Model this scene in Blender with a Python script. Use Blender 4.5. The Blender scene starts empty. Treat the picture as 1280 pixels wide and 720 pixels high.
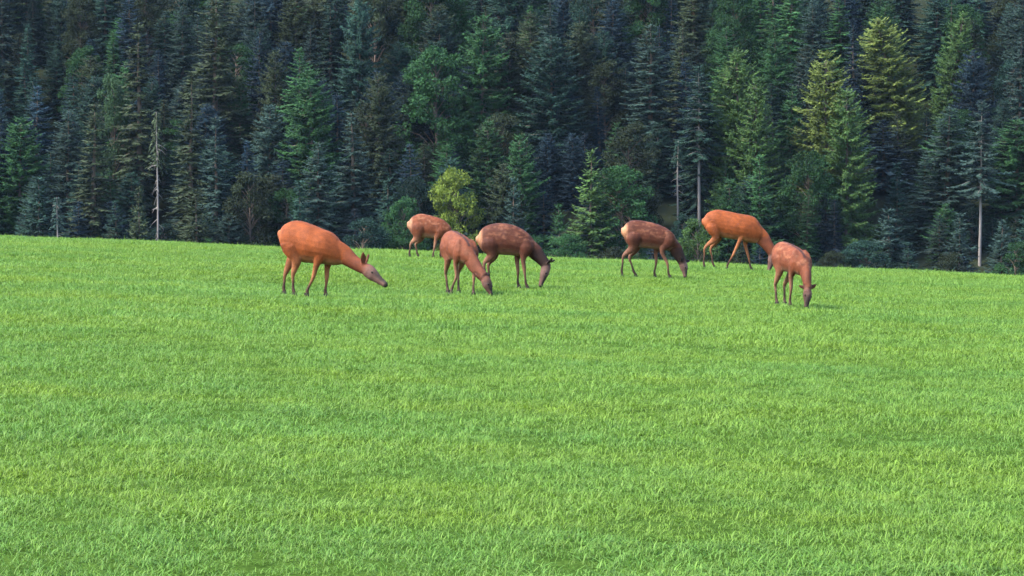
import bpy, math, random
import numpy as np
from mathutils import Vector, Matrix, noise as mnoise

random.seed(11)
RNG = np.random.default_rng(11)
scene = bpy.context.scene
COL = scene.collection

# ------------------------------------------------------------------ camera
CAM_H = 1.6          # eye height over the meadow (m)
F = 3000.0           # focal length in photo pixels (1280 wide)
HAZE_DENSITY = 0.000034
HORIZON = 230.0      # photo row of the meadow's vanishing line
cam_data = bpy.data.cameras.new("camera")
cam_data.sensor_width = 36.0
cam_data.lens = F / 1280.0 * 36.0
cam_data.clip_start = 0.1
cam_data.clip_end = 3000.0
cam = bpy.data.objects.new("camera", cam_data)
COL.objects.link(cam)
cam.location = (0, 0, CAM_H)
cam.rotation_euler = (math.radians(90) - math.atan((360 - HORIZON) / F), 0, 0)
scene.camera = cam

# ------------------------------------------------------------------ sky, sun, exposure
SUN_AZ = math.radians(248)    # clockwise from +Y: behind the camera, to the left
SUN_EL = math.radians(50)
world = bpy.data.worlds.new("World")
scene.world = world
world.use_nodes = True
wn = world.node_tree
bg = wn.nodes["Background"]
sky = wn.nodes.new("ShaderNodeTexSky")
sky.sky_type = 'NISHITA'
sky.sun_disc = False
sky.sun_elevation = SUN_EL
sky.sun_rotation = SUN_AZ
sky.air_density = 1.0
sky.dust_density = 2.0
wn.links.new(sky.outputs[0], bg.inputs[0])
bg.inputs[1].default_value = 0.105
sun_data = bpy.data.lights.new("sun", 'SUN')
sun_data.energy = 1.5
sun_data.angle = math.radians(18)
sun_data.color = (1.0, 0.93, 0.82)
sun = bpy.data.objects.new("sun", sun_data)
COL.objects.link(sun)
sdir = Vector((math.sin(SUN_AZ) * math.cos(SUN_EL), math.cos(SUN_AZ) * math.cos(SUN_EL), math.sin(SUN_EL)))
sun.rotation_euler = sdir.to_track_quat('Z', 'Y').to_euler()
scene.view_settings.view_transform = 'Standard'
scene.view_settings.look = 'None'
scene.view_settings.gamma = 1.0
scene.view_settings.exposure = 3.05
scene.view_settings.use_curve_mapping = False
scene.cycles.use_denoising = True
scene.cycles.max_bounces = 5
scene.cycles.diffuse_bounces = 3
scene.cycles.transmission_bounces = 3
scene.cycles.volume_bounces = 0


# ------------------------------------------------------------------ helpers
def new_mesh(name, verts, faces, mats=(), smooth=False):
    me = bpy.data.meshes.new(name)
    verts = np.asarray(verts, dtype=np.float32)
    if isinstance(faces, np.ndarray):
        n, k = faces.shape
        me.vertices.add(len(verts)); me.vertices.foreach_set("co", verts.ravel())
        me.loops.add(n * k); me.loops.foreach_set("vertex_index", faces.astype(np.int32).ravel())
        me.polygons.add(n)
        me.polygons.foreach_set("loop_start", np.arange(0, n * k, k, dtype=np.int32))
        me.update(calc_edges=True)
    else:
        me.from_pydata(verts.tolist(), [], faces)
        me.update()
    for m in mats:
        me.materials.append(m)
    if smooth:
        me.polygons.foreach_set("use_smooth", np.ones(len(me.polygons), dtype=bool))
    return me


def link(name, data, parent=None, loc=(0, 0, 0)):
    o = bpy.data.objects.new(name, data)
    COL.objects.link(o)
    o.location = loc
    if parent:
        o.parent = parent
    return o


def tag(o, label=None, cat=None, group=None, kind=None):
    if label: o["label"] = label
    if cat: o["category"] = cat
    if group: o["group"] = group
    if kind: o["kind"] = kind
    return o


class NT:
    def __init__(self, name):
        self.mat = bpy.data.materials.new(name)
        self.mat.use_nodes = True
        self.t = self.mat.node_tree
        self.bsdf = self.t.nodes["Principled BSDF"]
        self.bsdf.inputs["Specular IOR Level"].default_value = 0.15
        self.bsdf.inputs["Roughness"].default_value = 0.85

    def n(self, kind, **kw):
        nd = self.t.nodes.new(kind)
        for k, v in kw.items():
            if k.startswith("i_"):
                nd.inputs[k[2:].replace("_", " ")].default_value = v
            else:
                setattr(nd, k, v)
        return nd

    def l(self, a, b):
        self.t.links.new(a, b)

    def mix(self, fac, a, b, mode='MIX'):
        nd = self.n("ShaderNodeMix", data_type='RGBA', blend_type=mode)
        for s, v in ((nd.inputs[0], fac), (nd.inputs[6], a), (nd.inputs[7], b)):
            if isinstance(v, (int, float)): s.default_value = v
            elif isinstance(v, tuple): s.default_value = (*v, 1) if len(v) == 3 else v
            else: self.l(v, s)
        return nd.outputs[2]

    def maprange(self, v, a, b, c, d):
        nd = self.n("ShaderNodeMapRange")
        self.l(v, nd.inputs[0])
        for i, x in enumerate((a, b, c, d)):
            nd.inputs[i + 1].default_value = x
        return nd.outputs[0]

    def noise(self, vec, scale, detail=3, rough=0.55):
        nd = self.n("ShaderNodeTexNoise")
        nd.inputs["Scale"].default_value = scale
        nd.inputs["Detail"].default_value = detail
        nd.inputs["Roughness"].default_value = rough
        if vec is not None: self.l(vec, nd.inputs["Vector"])
        return nd.outputs["Fac"]


def mapped(nt, vec, scale):
    m = nt.n("ShaderNodeMapping")
    m.inputs["Scale"].default_value = scale
    nt.l(vec, m.inputs["Vector"])
    return m.outputs[0]


# ------------------------------------------------------------------ terrain
def smax(a, b, k):
    m = np.maximum(a, b)
    return m + k * np.log(np.exp((a - m) / k) + np.exp((b - m) / k))


def terrain(x, y):
    x = np.asarray(x, float); y = np.asarray(y, float)
    d = np.maximum(0, y - 50)
    fall = np.where(d < 40, 0.003 * d * d, 4.8 + 0.24 * (d - 40))
    field = -0.039 * 80 * np.tanh(x / 80) - fall
    # gentle unevenness of the meadow
    field = field + 0.025 * np.sin(x * 0.9 + y * 0.35) * np.sin(y * 0.42 - x * 0.2)
    field = field - 0.11 * np.exp(-((x + 2.9) ** 2 + (y - 35.5) ** 2) / 8.0)
    hill = -8 + 0.5 * (y - 214) + 1.2 * np.sin(x * 0.07 + 1) + 0.6 * np.sin(x * 0.19 + y * 0.11)
    valley = -9.5 + 0 * x
    back = smax(valley, hill, 1.5)
    z = smax(field, back, 0.4)
    return np.where(y < 62, field, z)


def T(x, y):
    return float(terrain(x, y))


def ground_at(px, py):
    """point where the sight line of a photo pixel meets the ground"""
    dx = (px - 640) / F; dz = (HORIZON - py) / F
    y = 5.0
    while y < 400:
        if CAM_H + dz * y <= T(dx * y, y):
            break
        y += 0.02
    return dx * y, y


ys = np.concatenate([np.linspace(-60, 4, 14), np.linspace(5, 66, 245), np.linspace(68, 205, 60),
                     np.linspace(207, 300, 70), np.linspace(305, 700, 40)])
xs = np.concatenate([np.linspace(-420, -64, 32), np.linspace(-60, 60, 241), np.linspace(64, 420, 32)])
GX, GY = np.meshgrid(xs, ys)
GZ = terrain(GX, GY)
nx, ny = len(xs), len(ys)
idx = np.arange(nx * ny).reshape(ny, nx)
gf = np.stack([idx[:-1, :-1], idx[:-1, 1:], idx[1:, 1:], idx[1:, :-1]], -1).reshape(-1, 4)

nt = NT("ground_soil")
geo = nt.n("ShaderNodeNewGeometry")
sep = nt.n("ShaderNodeSeparateXYZ"); nt.l(geo.outputs["Position"], sep.inputs[0])
n1 = nt.noise(mapped(nt, geo.outputs["Position"], (0.35, 0.5, 0.5)), 1.0, 5)
n2 = nt.noise(geo.outputs["Position"], 9.0, 4)
nt.bsdf.inputs["Specular IOR Level"].default_value = 0.0
meadow = nt.mix(n1, (0.030, 0.062, 0.012), (0.050, 0.090, 0.016))
meadow = nt.mix(nt.maprange(n2, 0.45, 0.65, 0, 0.8), meadow, (0.016, 0.034, 0.006))
n3 = nt.noise(geo.outputs['Position'], 60.0, 3)
meadow = nt.mix(nt.maprange(n3, 0.4, 0.62, 0, 0.8), meadow, (0.012, 0.026, 0.005))
floor_c = nt.mix(n1, (0.010, 0.012, 0.009), (0.018, 0.024, 0.012))
yy = nt.n("ShaderNodeMath", operation='ADD'); nt.l(sep.outputs[1], yy.inputs[0])
m2 = nt.n("ShaderNodeMath", operation='MULTIPLY'); nt.l(n1, m2.inputs[0]); m2.inputs[1].default_value = 20
nt.l(m2.outputs[0], yy.inputs[1])
fac = nt.maprange(yy.outputs[0], 195, 212, 0, 1)
nt.l(nt.mix(fac, meadow, floor_c), nt.bsdf.inputs["Base Color"])
ground = link("ground", new_mesh("ground", np.stack([GX, GY, GZ], -1).reshape(-1, 3), gf, [nt.mat], True))
tag(ground, "green meadow falling away to a shaded forest slope", None, None, "structure")
del ground["label"]

# ------------------------------------------------------------------ foliage materials
def foliage_mat(name, translucent=0.25, patch=0.35):
    nt = NT(name)
    oi = nt.n("ShaderNodeObjectInfo")
    at = nt.n("ShaderNodeAttribute", attribute_name="var")
    geo = nt.n("ShaderNodeNewGeometry")
    nz = nt.noise(geo.outputs["Position"], patch, 3)
    b = nt.n("ShaderNodeMath", operation='MULTIPLY')
    nt.l(nt.maprange(at.outputs["Fac"], 0, 1, 0.55, 1.55), b.inputs[0])
    nt.l(nt.maprange(nz, 0.3, 0.7, 0.7, 1.3), b.inputs[1])
    vm = nt.n("ShaderNodeVectorMath", operation='SCALE')
    nt.l(oi.outputs["Color"], vm.inputs[0]); nt.l(b.outputs[0], vm.inputs["Scale"])
    nt.l(vm.outputs[0], nt.bsdf.inputs["Base Color"])
    tr = nt.n("ShaderNodeBsdfTranslucent"); nt.l(vm.outputs[0], tr.inputs["Color"])
    mx = nt.n("ShaderNodeMixShader"); mx.inputs[0].default_value = translucent
    nt.l(nt.bsdf.outputs[0], mx.inputs[1]); nt.l(tr.outputs[0], mx.inputs[2])
    nt.l(mx.outputs[0], nt.t.nodes["Material Output"].inputs[0])
    return nt.mat


NEEDLE = foliage_mat("needles", 0.15)
LEAF = foliage_mat("leaves", 0.3)


def bark_mat(name, c1, c2):
    nt = NT(name)
    tc = nt.n("ShaderNodeTexCoord")
    v = mapped(nt, tc.outputs["Object"], (6, 6, 1.2))
    nz = nt.noise(v, 1.5, 5)
    nt.l(nt.mix(nz, c1, c2), nt.bsdf.inputs["Base Color"])
    bp = nt.n("ShaderNodeBump"); bp.inputs["Strength"].default_value = 0.5
    nt.l(nz, bp.inputs["Height"]); nt.l(bp.outputs[0], nt.bsdf.inputs["Normal"])
    return nt.mat


BARK = bark_mat("spruce_bark", (0.05, 0.035, 0.027), (0.12, 0.095, 0.078))
PALEBARK = bark_mat("pale_bark", (0.08, 0.075, 0.07), (0.19, 0.175, 0.165))


# ------------------------------------------------------------------ tree meshes (built once, shared)
def tube(path, rad, n=7):
    """closed tapered tube along a path -> verts, quads"""
    path = np.asarray(path, float); k = len(path)
    V = []; Fc = []
    for i in range(k):
        t = path[min(i + 1, k - 1)] - path[max(i - 1, 0)]
        t = t / (np.linalg.norm(t) + 1e-9)
        ref = np.array([1.0, 0, 0]) if abs(t[0]) < 0.8 else np.array([0, 1.0, 0])
        u = np.cross(t, ref); u /= np.linalg.norm(u); w = np.cross(t, u)
        for j in range(n):
            a = 2 * math.pi * j / n
            V.append(path[i] + rad[i] * (math.cos(a) * u + math.sin(a) * w))
    for i in range(k - 1):
        for j in range(n):
            Fc.append((i * n + j, i * n + (j + 1) % n, (i + 1) * n + (j + 1) % n, (i + 1) * n + j))
    return np.array(V), np.array(Fc)


def join(parts):
    V = []; Fc = []; o = 0
    for v, f in parts:
        V.append(v); Fc.append(f + o); o += len(v)
    return np.concatenate(V), np.concatenate(Fc)


def fronds_to_mesh(name, base, tip, side, var, mat):
    """each frond is a kite of two bent triangles pairs"""
    n = len(base)
    mid = base * 0.55 + tip * 0.45
    lift = np.zeros_like(base); lift[:, 2] = np.linalg.norm(tip - base, axis=1) * 0.10
    V = np.stack([base, mid + side - lift * 0.4, tip, mid - side - lift * 0.4, mid + lift], 1).reshape(-1, 3)
    i = np.arange(n)[:, None] * 5
    tri = np.concatenate([i + np.array([[0, 1, 4]]), i + np.array([[1, 2, 4]]),
                          i + np.array([[2, 3, 4]]), i + np.array([[3, 0, 4]])], 1).reshape(-1, 3)
    me = new_mesh(name, V, tri, [mat])
    a = me.attributes.new("var", 'FLOAT', 'POINT')
    a.data.foreach_set("value", np.repeat(var, 5).astype(np.float32))
    return me


def spruce_meshes(seed, h=18.0, R=2.9, crown_base=0.04, levels=46, droop=0.35, ragged=0.25, dens=1.0,
                  taper=0.8, bark=None, rnd_top=0.0, girth=0.014):
    g = np.random.default_rng(seed)
    parts = []
    lean = g.normal(0, 0.01, 2)
    zz = np.linspace(-0.6, h, 14)
    path = np.stack([lean[0] * zz + 0.03 * np.sin(zz), lean[1] * zz, zz], 1)
    rad = 0.015 + girth * h * np.clip(1 - zz / h, 0, 1) ** 0.9
    parts.append(tube(path, rad, 8))
    B = []; Tp = []; S = []; Vr = []
    for li in range(levels):
        t = (li + g.uniform(-0.4, 0.4)) / (levels - 1)
        t = min(max(t, 0), 0.985)
        z = h * (crown_base + (1 - crown_base) * t)
        prof = (1 - t) ** taper
        if t < 0.12: prof *= 0.72 + 0.28 * t / 0.12
        if rnd_top: prof = prof * (1 - rnd_top) + rnd_top * math.sqrt(max(0, 1 - (abs(t - 0.3) / 0.7) ** 2.2))
        nb = int(round(g.uniform(5, 8) * (0.55 + 0.45 * prof) * dens)) or 1
        a0 = g.uniform(0, 6.28)
        for b in range(nb):
            az = a0 + 6.283 * b / nb + g.normal(0, 0.25)
            L = max(0.22, R * prof * (1 + g.normal(0, ragged)))
            L = min(L, R * 1.35)
            if g.uniform() < 0.06: continue
            d = np.array([math.cos(az), math.sin(az), 0]); sd = np.array([-d[1], d[0], 0])
            up = 0.25 * (t - 0.35) + g.normal(0, 0.07)
            dr = droop * (1.15 - t) * g.uniform(0.7, 1.3)
            bz = z + g.normal(0, 0.12)
            cx = lean * z

            def pt(s):
                return np.array([cx[0], cx[1], bz]) + d * L * s + np.array([0, 0, L * (up * s - dr * s ** 1.6 + 0.16 * s ** 4)])
            if L > 0.9:
                pp = [pt(s) for s in (0.0, 0.35, 0.7)]
                parts.append(tube(pp, [0.012 + 0.014 * L, 0.01 + 0.008 * L, 0.006], 3))
            k = max(3, int(L * 7.5))
            bright = g.uniform(0, 1)
            for s in np.linspace(0.18, 1.0, k):
                p = pt(s); tang = pt(min(1.05, s + 0.08)) - pt(s - 0.08); tang /= np.linalg.norm(tang)
                fl = (0.22 + 0.30 * L ** 0.5) * (1.15 - 0.65 * s)
                for sg in (-1, 1):
                    f = tang * g.uniform(0.45, 0.9) + sd * sg * g.uniform(0.55, 1.0) + np.array([0, 0, g.normal(-0.22, 0.2)])
                    f /= np.linalg.norm(f)
                    ln = fl * g.uniform(0.7, 1.25)
                    q = np.cross(f, np.array([0, 0, 1.0]) + g.normal(0, 0.35, 3)); q /= np.linalg.norm(q)
                    B.append(p); Tp.append(p + f * ln); S.append(q * ln * g.uniform(0.16, 0.26)); Vr.append(0.55 * bright + 0.45 * g.uniform())
                if g.uniform() < 0.45:      # hanging twig
                    f = np.array([g.normal(0, 0.25), g.normal(0, 0.25), -1.0]) + tang * 0.35; f /= np.linalg.norm(f)
                    ln = fl * g.uniform(0.6, 1.1); q = np.cross(f, d) + g.normal(0, 0.2, 3); q /= np.linalg.norm(q)
                    B.append(p); Tp.append(p + f * ln); S.append(q * ln * 0.17); Vr.append(0.5 * bright + 0.5 * g.uniform())
            p = pt(0.97); f = (pt(1.0) - pt(0.8)); f /= np.linalg.norm(f) + 1e-9
            B.append(p); Tp.append(p + f * 0.4); S.append(sd * 0.09); Vr.append(g.uniform())
    # leader shoot
    for k in range(10):
        zt = h * (0.955 + 0.045 * k / 10); a = g.uniform(0, 6.28)
        p = np.array([lean[0] * zt, lean[1] * zt, zt]); f = np.array([math.cos(a) * 0.5, math.sin(a) * 0.5, 0.8])
        B.append(p); Tp.append(p + f * 0.35); S.append(np.array([-math.sin(a), math.cos(a), 0]) * 0.07); Vr.append(g.uniform())
    v, f = join(parts)
    tm = new_mesh("trunk", v, f, [bark or BARK], True)
    cm = fronds_to_mesh("crown", np.array(B), np.array(Tp), np.array(S), np.array(Vr), NEEDLE)
    return {"trunk": tm, "crown": cm, "h": h, "R": R}


def broadleaf_meshes(seed, h=9.0, R=2.4, nclump=95, leaves=150, crown_base=0.10, leaf=0.18):
    g = np.random.default_rng(seed)
    parts = []
    zz = np.linspace(-0.5, h * 0.86, 9)
    path = np.stack([0.12 * np.sin(zz * 0.7 + seed), 0.1 * np.cos(zz * 0.6), zz], 1)
    parts.append(tube(path, 0.02 + 0.016 * h * np.clip(1 - zz / (h * 0.9), 0, 1), 8))
    B = []; Tp = []; S = []; Vr = []
    for c in range(nclump):
        t = (c + g.uniform()) / nclump
        z = h * (crown_base + (0.97 - crown_base) * t)
        pr = R * math.sqrt(max(0.02, 1 - abs((t - 0.38) / 0.66) ** 2.1)) * g.uniform(0.45, 1.12)
        az = g.uniform(0, 6.28)
        cpos = np.array([math.cos(az) * pr, math.sin(az) * pr, z])
        bz = max(0.2, z - 0.5 * pr - 0.3)
        k = np.interp(bz, zz, np.arange(9)); i0 = int(k); b0 = path[i0] + (path[min(i0 + 1, 8)] - path[i0]) * (k - i0)
        md = (b0 + cpos) / 2 + np.array([0, 0, 0.15 * pr])
        parts.append(tube([b0, md, cpos], [0.035, 0.022, 0.008], 4))
        cr = np.array([0.62, 0.62, 0.34]) * g.uniform(0.7, 1.3) * R / 2.4
        br = g.uniform()
        for l in range(leaves):
            q = g.normal(0, 1, 3); q /= np.linalg.norm(q); q *= g.uniform(0.3, 1.0) ** 0.5
            p = cpos + q * cr
            f = q + np.array([0, 0, -0.45]) + g.normal(0, 0.5, 3); f /= np.linalg.norm(f)
            sdv = np.cross(f, np.array([0, 0, 1.0]) + g.normal(0, 0.5, 3)); sdv /= np.linalg.norm(sdv)
            ln = leaf * g.uniform(0.7, 1.4)
            B.append(p); Tp.append(p + f * ln); S.append(sdv * ln * 0.36); Vr.append(0.6 * br + 0.4 * g.uniform())
    v, f = join(parts)
    return {"trunk": new_mesh("trunk", v, f, [BARK], True),
            "crown": fronds_to_mesh("crown", np.array(B), np.array(Tp), np.array(S), np.array(Vr), LEAF), "h": h, "R": R}


def snag_meshes(seed, h=10.0):
    """bare pale stem with dead stubs; a thin remnant of needles at the top"""
    g = np.random.default_rng(seed)
    zz = np.linspace(-0.5, h, 12)
    path = np.stack([0.05 * np.sin(zz * 0.5 + seed), 0.04 * np.sin(zz * 0.8), zz], 1)
    parts = [tube(path, 0.05 + 0.011 * h * np.clip(1 - zz / h, 0, 1) ** 0.7, 8)]
    for k in range(34):
        z = h * g.uniform(0.12, 0.98); a = g.uniform(0, 6.28); L = g.uniform(0.3, 1.3)
        p = np.array([0, 0, z]); d = np.array([math.cos(a), math.sin(a), g.uniform(-0.45, 0.1)])
        parts.append(tube([p, p + d * L * 0.6, p + d * L + np.array([0, 0, -0.1])], [0.035, 0.02, 0.008], 4))
    v, f = join(parts)
    B = []; Tp = []; S = []; Vr = []
    for k in range(260):
        z = h * g.uniform(0.72, 1.0); a = g.uniform(0, 6.28); r = g.uniform(0.05, 1.0) * (1.1 - (z / h - 0.72) * 3.2)
        p = np.array([math.cos(a) * r, math.sin(a) * r, z - 0.25 * r])
        f2 = np.array([math.cos(a), math.sin(a), g.normal(-0.4, 0.3)]); ln = g.uniform(0.25, 0.5)
        B.append(p); Tp.append(p + f2 * ln); S.append(np.array([-math.sin(a), math.cos(a), g.normal(0, .3)]) * ln * 0.2); Vr.append(g.uniform())
    return {"trunk": new_mesh("trunk", v, f, [PALEBARK], True),
            "crown": fronds_to_mesh("crown", np.array(B), np.array(Tp), np.array(S), np.array(Vr), NEEDLE), "h": h, "R": 1.0}


SPR = [spruce_meshes(100 + i, h=18, R=2.7 + 0.25 * (i % 3), droop=(0.25, 0.4, 0.5)[i % 3], ragged=(0.18, 0.28)[i % 2],
                     levels=44 + 3 * (i % 4), taper=(0.75, 0.9, 0.65)[i % 3], rnd_top=(0.3, 0.0, 0.45, 0.15)[i % 4]) for i in range(7)]
SLIM = [spruce_meshes(200 + i, h=18, R=1.7, droop=0.55, ragged=0.3, levels=50, taper=0.6, crown_base=0.1) for i in range(3)]
BUSHY = [spruce_meshes(300 + i, h=16, R=3.6, droop=0.18, ragged=0.16, levels=42, taper=0.7, rnd_top=0.7, dens=1.2) for i in range(3)]
YOUNG = [spruce_meshes(400 + i, h=9, R=2.2, droop=0.2, ragged=0.2, levels=28, taper=0.8, crown_base=0.02, dens=1.1) for i in range(3)]
BARE = [spruce_meshes(500 + i, h=18, R=2.6, droop=0.3, ragged=0.35, levels=24, taper=0.6, crown_base=0.45, bark=PALEBARK, girth=0.0095) for i in range(2)]
BROAD = [broadleaf_meshes(600 + i, h=9, R=2.4) for i in range(3)]
SNAG = [snag_meshes(700 + i) for i in range(2)]

KIND_NAME = {id(m): n for ms, n in ((SPR, "spruce_tree"), (SLIM, "spruce_tree"), (BUSHY, "conifer_tree"), (YOUNG, "young_spruce_tree"),
                                    (BARE, "pine_tree"), (BROAD, "broadleaf_tree"), (SNAG, "dead_tree")) for m in ms}


def plant(proto, x, y, h, R, col, label, cat, group=None, lean=(0, 0), rz=None):
    e = link(KIND_NAME[id(proto)], None, None, (x, y, T(x, y) - 0.1))
    e.empty_display_size = 0.5
    e.rotation_euler = (lean[0], lean[1], random.uniform(0, 6.28) if rz is None else rz)
    e.scale = (R / proto["R"], R / proto["R"], h / proto["h"])
    t = link("trunk", proto["trunk"], e)
    c = link("crown", proto["crown"], e)
    t.color = c.color = (*col, 1)
    tag(e, label, cat, group)
    return e


BLUE = (0.0085, 0.0215, 0.0310)
DARK = (0.0100, 0.0290, 0.0215)
OLIVE = (0.0220, 0.0340, 0.0165)
GREEN = (0.0170, 0.0530, 0.0180)
GREY = (0.0175, 0.0370, 0.0310)
YELLOW = (0.0640, 0.0900, 0.0200)
LIME = (0.0340, 0.0700, 0.0190)

HERO = []   # (px, top, D, half width px)


def hero(proto, px, top, D, wpx, col, label, cat="tree", group=None, lean=(0, 0), rz=None):
    x = (px - 640) / F * D
    zt = CAM_H + (HORIZON - top) / F * D
    h = zt - T(x, D) + 0.1
    HERO.append((px, top, D, wpx / 2))
    return plant(proto, x, D, h, wpx / 2 / F * D, col, label, cat, group, lean, rz)


hero(BUSHY[0], 1031, 66, 222, 88, YELLOW, "tall conifer with a bright yellow-green crown, the taller of two grown together", rz=0.3)
hero(BUSHY[1], 1058, 112, 219, 78, LIME, "green conifer grown into the right side of the taller yellow-green one")
hero(BUSHY[2], 1132, 20, 240, 84, YELLOW, "leaning yellow-green conifer high on the slope with a slanting crown", lean=(0, 0.25))
hero(BUSHY[0], 1180, 16, 246, 52, LIME, "narrow yellowish conifer top close behind the leaning yellow-green conifer", lean=(0, 0.15))
hero(SPR[0], 1182, 134, 223, 96, GREY, "broad grey-green spruce beside the bare pale trunk")
hero(BUSHY[1], 1272, 150, 226, 92, GREEN, "wide green conifer spreading over the bare pale trunk")
hero(YOUNG[0], 1112, 262, 212, 84, GREY, "low bushy grey-green young spruce at the meadow edge")
hero(BROAD[1], 1082, 300, 209, 60, DARK, "low dark shrub at the foot of the bushy young spruce", "shrub")
hero(BUSHY[2], 921, 62, 224, 80, LIME, "light green broad-crowned conifer, taller of a light green pair")
hero(BUSHY[0], 945, 98, 221, 62, LIME, "light green conifer, lower of a light green pair")
hero(BARE[0], 874, 84, 223, 66, DARK, "dark conifer with a long bare pale trunk behind the deer")
hero(YOUNG[1], 950, 196, 214, 76, GREEN, "mid green young conifer behind the walking orange deer")
hero(BROAD[0], 872, 274, 206, 54, LIME, "small yellow-green bush between two grazing deer", "bush")
hero(BUSHY[1], 602, 20, 234, 80, GREEN, "tall green conifer with a rounded fresh green top")
hero(BROAD[2], 546, 58, 232, 84, GREEN, "green dome-shaped broadleaf tree next to the rounded green conifer")
hero(BUSHY[2], 690, 46, 231, 90, DARK, "broad dark green conifer with a blunt rounded top")
hero(BROAD[1], 569, 210, 212, 58, (0.075, 0.108, 0.017), "small yellow-green broadleaf tree standing before dark spruces", rz=1.0)
hero(YOUNG[2], 738, 190, 214, 74, LIME, "light green young conifer with a yellowish tip")
hero(BROAD[2], 776, 206, 216, 70, GREEN, "rounded green young broadleaf tree next to the yellow-tipped conifer")
hero(SPR[1], 444, 140, 217, 100, GREY, "broad grey-green spruce behind the head of the orange deer")
hero(SPR[2], 396, 178, 214, 68, GREY, "smaller grey-green spruce at the side of the broad one")
hero(SLIM[0], 176, 30, 228, 66, OLIVE, "tall slim olive spruce rising over its neighbours")
hero(SLIM[1], 114, 130, 216, 66, OLIVE, "slim grey-olive spruce with a visible stem")
hero(SLIM[2], 236, 92, 219, 56, OLIVE, "thin ragged olive spruce right behind the bare pole trunk")
hero(SLIM[0], 271, 146, 215, 52, GREY, "short slim grey spruce with hanging branches")
hero(SPR[3], 268, -12, 236, 96, OLIVE, "very tall broad olive spruce on the left slope")
hero(BROAD[0], 143, 94, 230, 46, (0.026, 0.055, 0.025), "bright green leafy tree squeezed between dark slim spruces")
hero(YOUNG[0], 640, 224, 211, 56, GREY, "pale grey-green young spruce between the grazing calves")
hero(SPR[4], 812, 32, 232, 92, GREY, "wide grey-green spruce with spreading level boughs")
hero(SNAG[0], 197, 140, 213, 20, OLIVE, "bare pale pole-like dead trunk among olive spruces", "dead tree")
hero(SNAG[1], 72, 246, 210, 18, GREY, "short bare grey trunk at the meadow edge", "dead tree")
hero(BARE[1], 1225, 128, 219, 60, GREY, "grey conifer with a long bare pale trunk at the foot of the slope", rz=2.0)
hero(SNAG[0], 847, 176, 222, 16, DARK, "thin grey dead stem next to the dark bare-trunked conifer", "dead tree")
hero(YOUNG[1], 50, 224, 212, 96, DARK, "dark wide young spruce at the forest edge", rz=0.5)
hero(YOUNG[2], 246, 238, 209, 92, OLIVE, "wide olive young spruce at the foot of the slim spruces")
hero(BROAD[1], 455, 272, 207, 60, DARK, "low dark green shrub behind the neck of the orange deer", "shrub")
hero(BROAD[0], 505, 246, 209, 52, GREEN, "mid-green shrub beside the small yellow-green tree", "shrub")
hero(YOUNG[0], 700, 256, 210, 56, GREEN, "small green young spruce right of the grazing calf with lowered head")
hero(BROAD[2], 708, 292, 206, 54, GREEN, "low rounded green shrub at the meadow edge", "shrub")
hero(YOUNG[1], 375, 228, 211, 70, DARK, "dark young spruce behind the back of the orange deer")

hero(YOUNG[2], 1252, 276, 209, 60, GREY, "grey-green young spruce in front of the bare pale trunk")
hero(YOUNG[0], 1284, 262, 210, 66, DARK, "dark young spruce under the wide green conifer")
hero(YOUNG[1], 1200, 268, 210, 70, GREY, "bushy grey young spruce below the broad grey-green spruce")
hero(YOUNG[2], 175, 236, 210, 56, OLIVE, "olive young spruce close to the pole-like dead trunk")
hero(SPR[5], 1105, 150, 232, 84, BLUE, "dark blue spruce in the hollow below the leaning yellow-green conifer")

hero(YOUNG[1], 1121, 205, 221, 66, DARK, "dark young spruce between the yellow-green conifer and the broad grey-green spruce")
hero(BROAD[0], 857, 268, 213, 40, DARK, "dark leafy shrub between the thin dead stem and the bare-trunked conifer", "shrub")
hero(YOUNG[2], 484, 226, 214, 62, DARK, "dark young spruce behind the mid-green shrub by the yellow-green tree")

# ------------------------------------------------------------------ the rest of the spruce forest
spots = []
y = 206.0
while y < 272:
    sp = 3.9 if y < 232 else 4.2
    halfw = 0.2133 * y + (9 if y < 245 else 5)
    x = -halfw + random.uniform(0, sp)
    while x < halfw:
        spots.append((x + random.uniform(-1.5, 1.5), y + random.uniform(-2.0, 2.0)))
        x += sp
    y += 4.4
LAND = [(1031, "the tall yellow-green conifer"), (1132, "the leaning yellow-green conifer"), (1225, "the bare pale trunk"),
        (921, "the light green conifer pair"), (874, "the bare-trunked dark conifer"), (602, "the rounded fresh green conifer"),
        (546, "the green dome-shaped tree"), (690, "the broad blunt-topped conifer"), (569, "the small yellow-green tree"), (738, "the yellow-tipped young conifer"),
        (444, "the broad grey-green spruce"), (197, "the bare pole-like dead trunk"), (176, "the tall slim olive spruce"), (268, "the very tall olive spruce"),
        (72, "the short bare grey trunk"), (812, "the spruce with level boughs")]
ntree = 0
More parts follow.
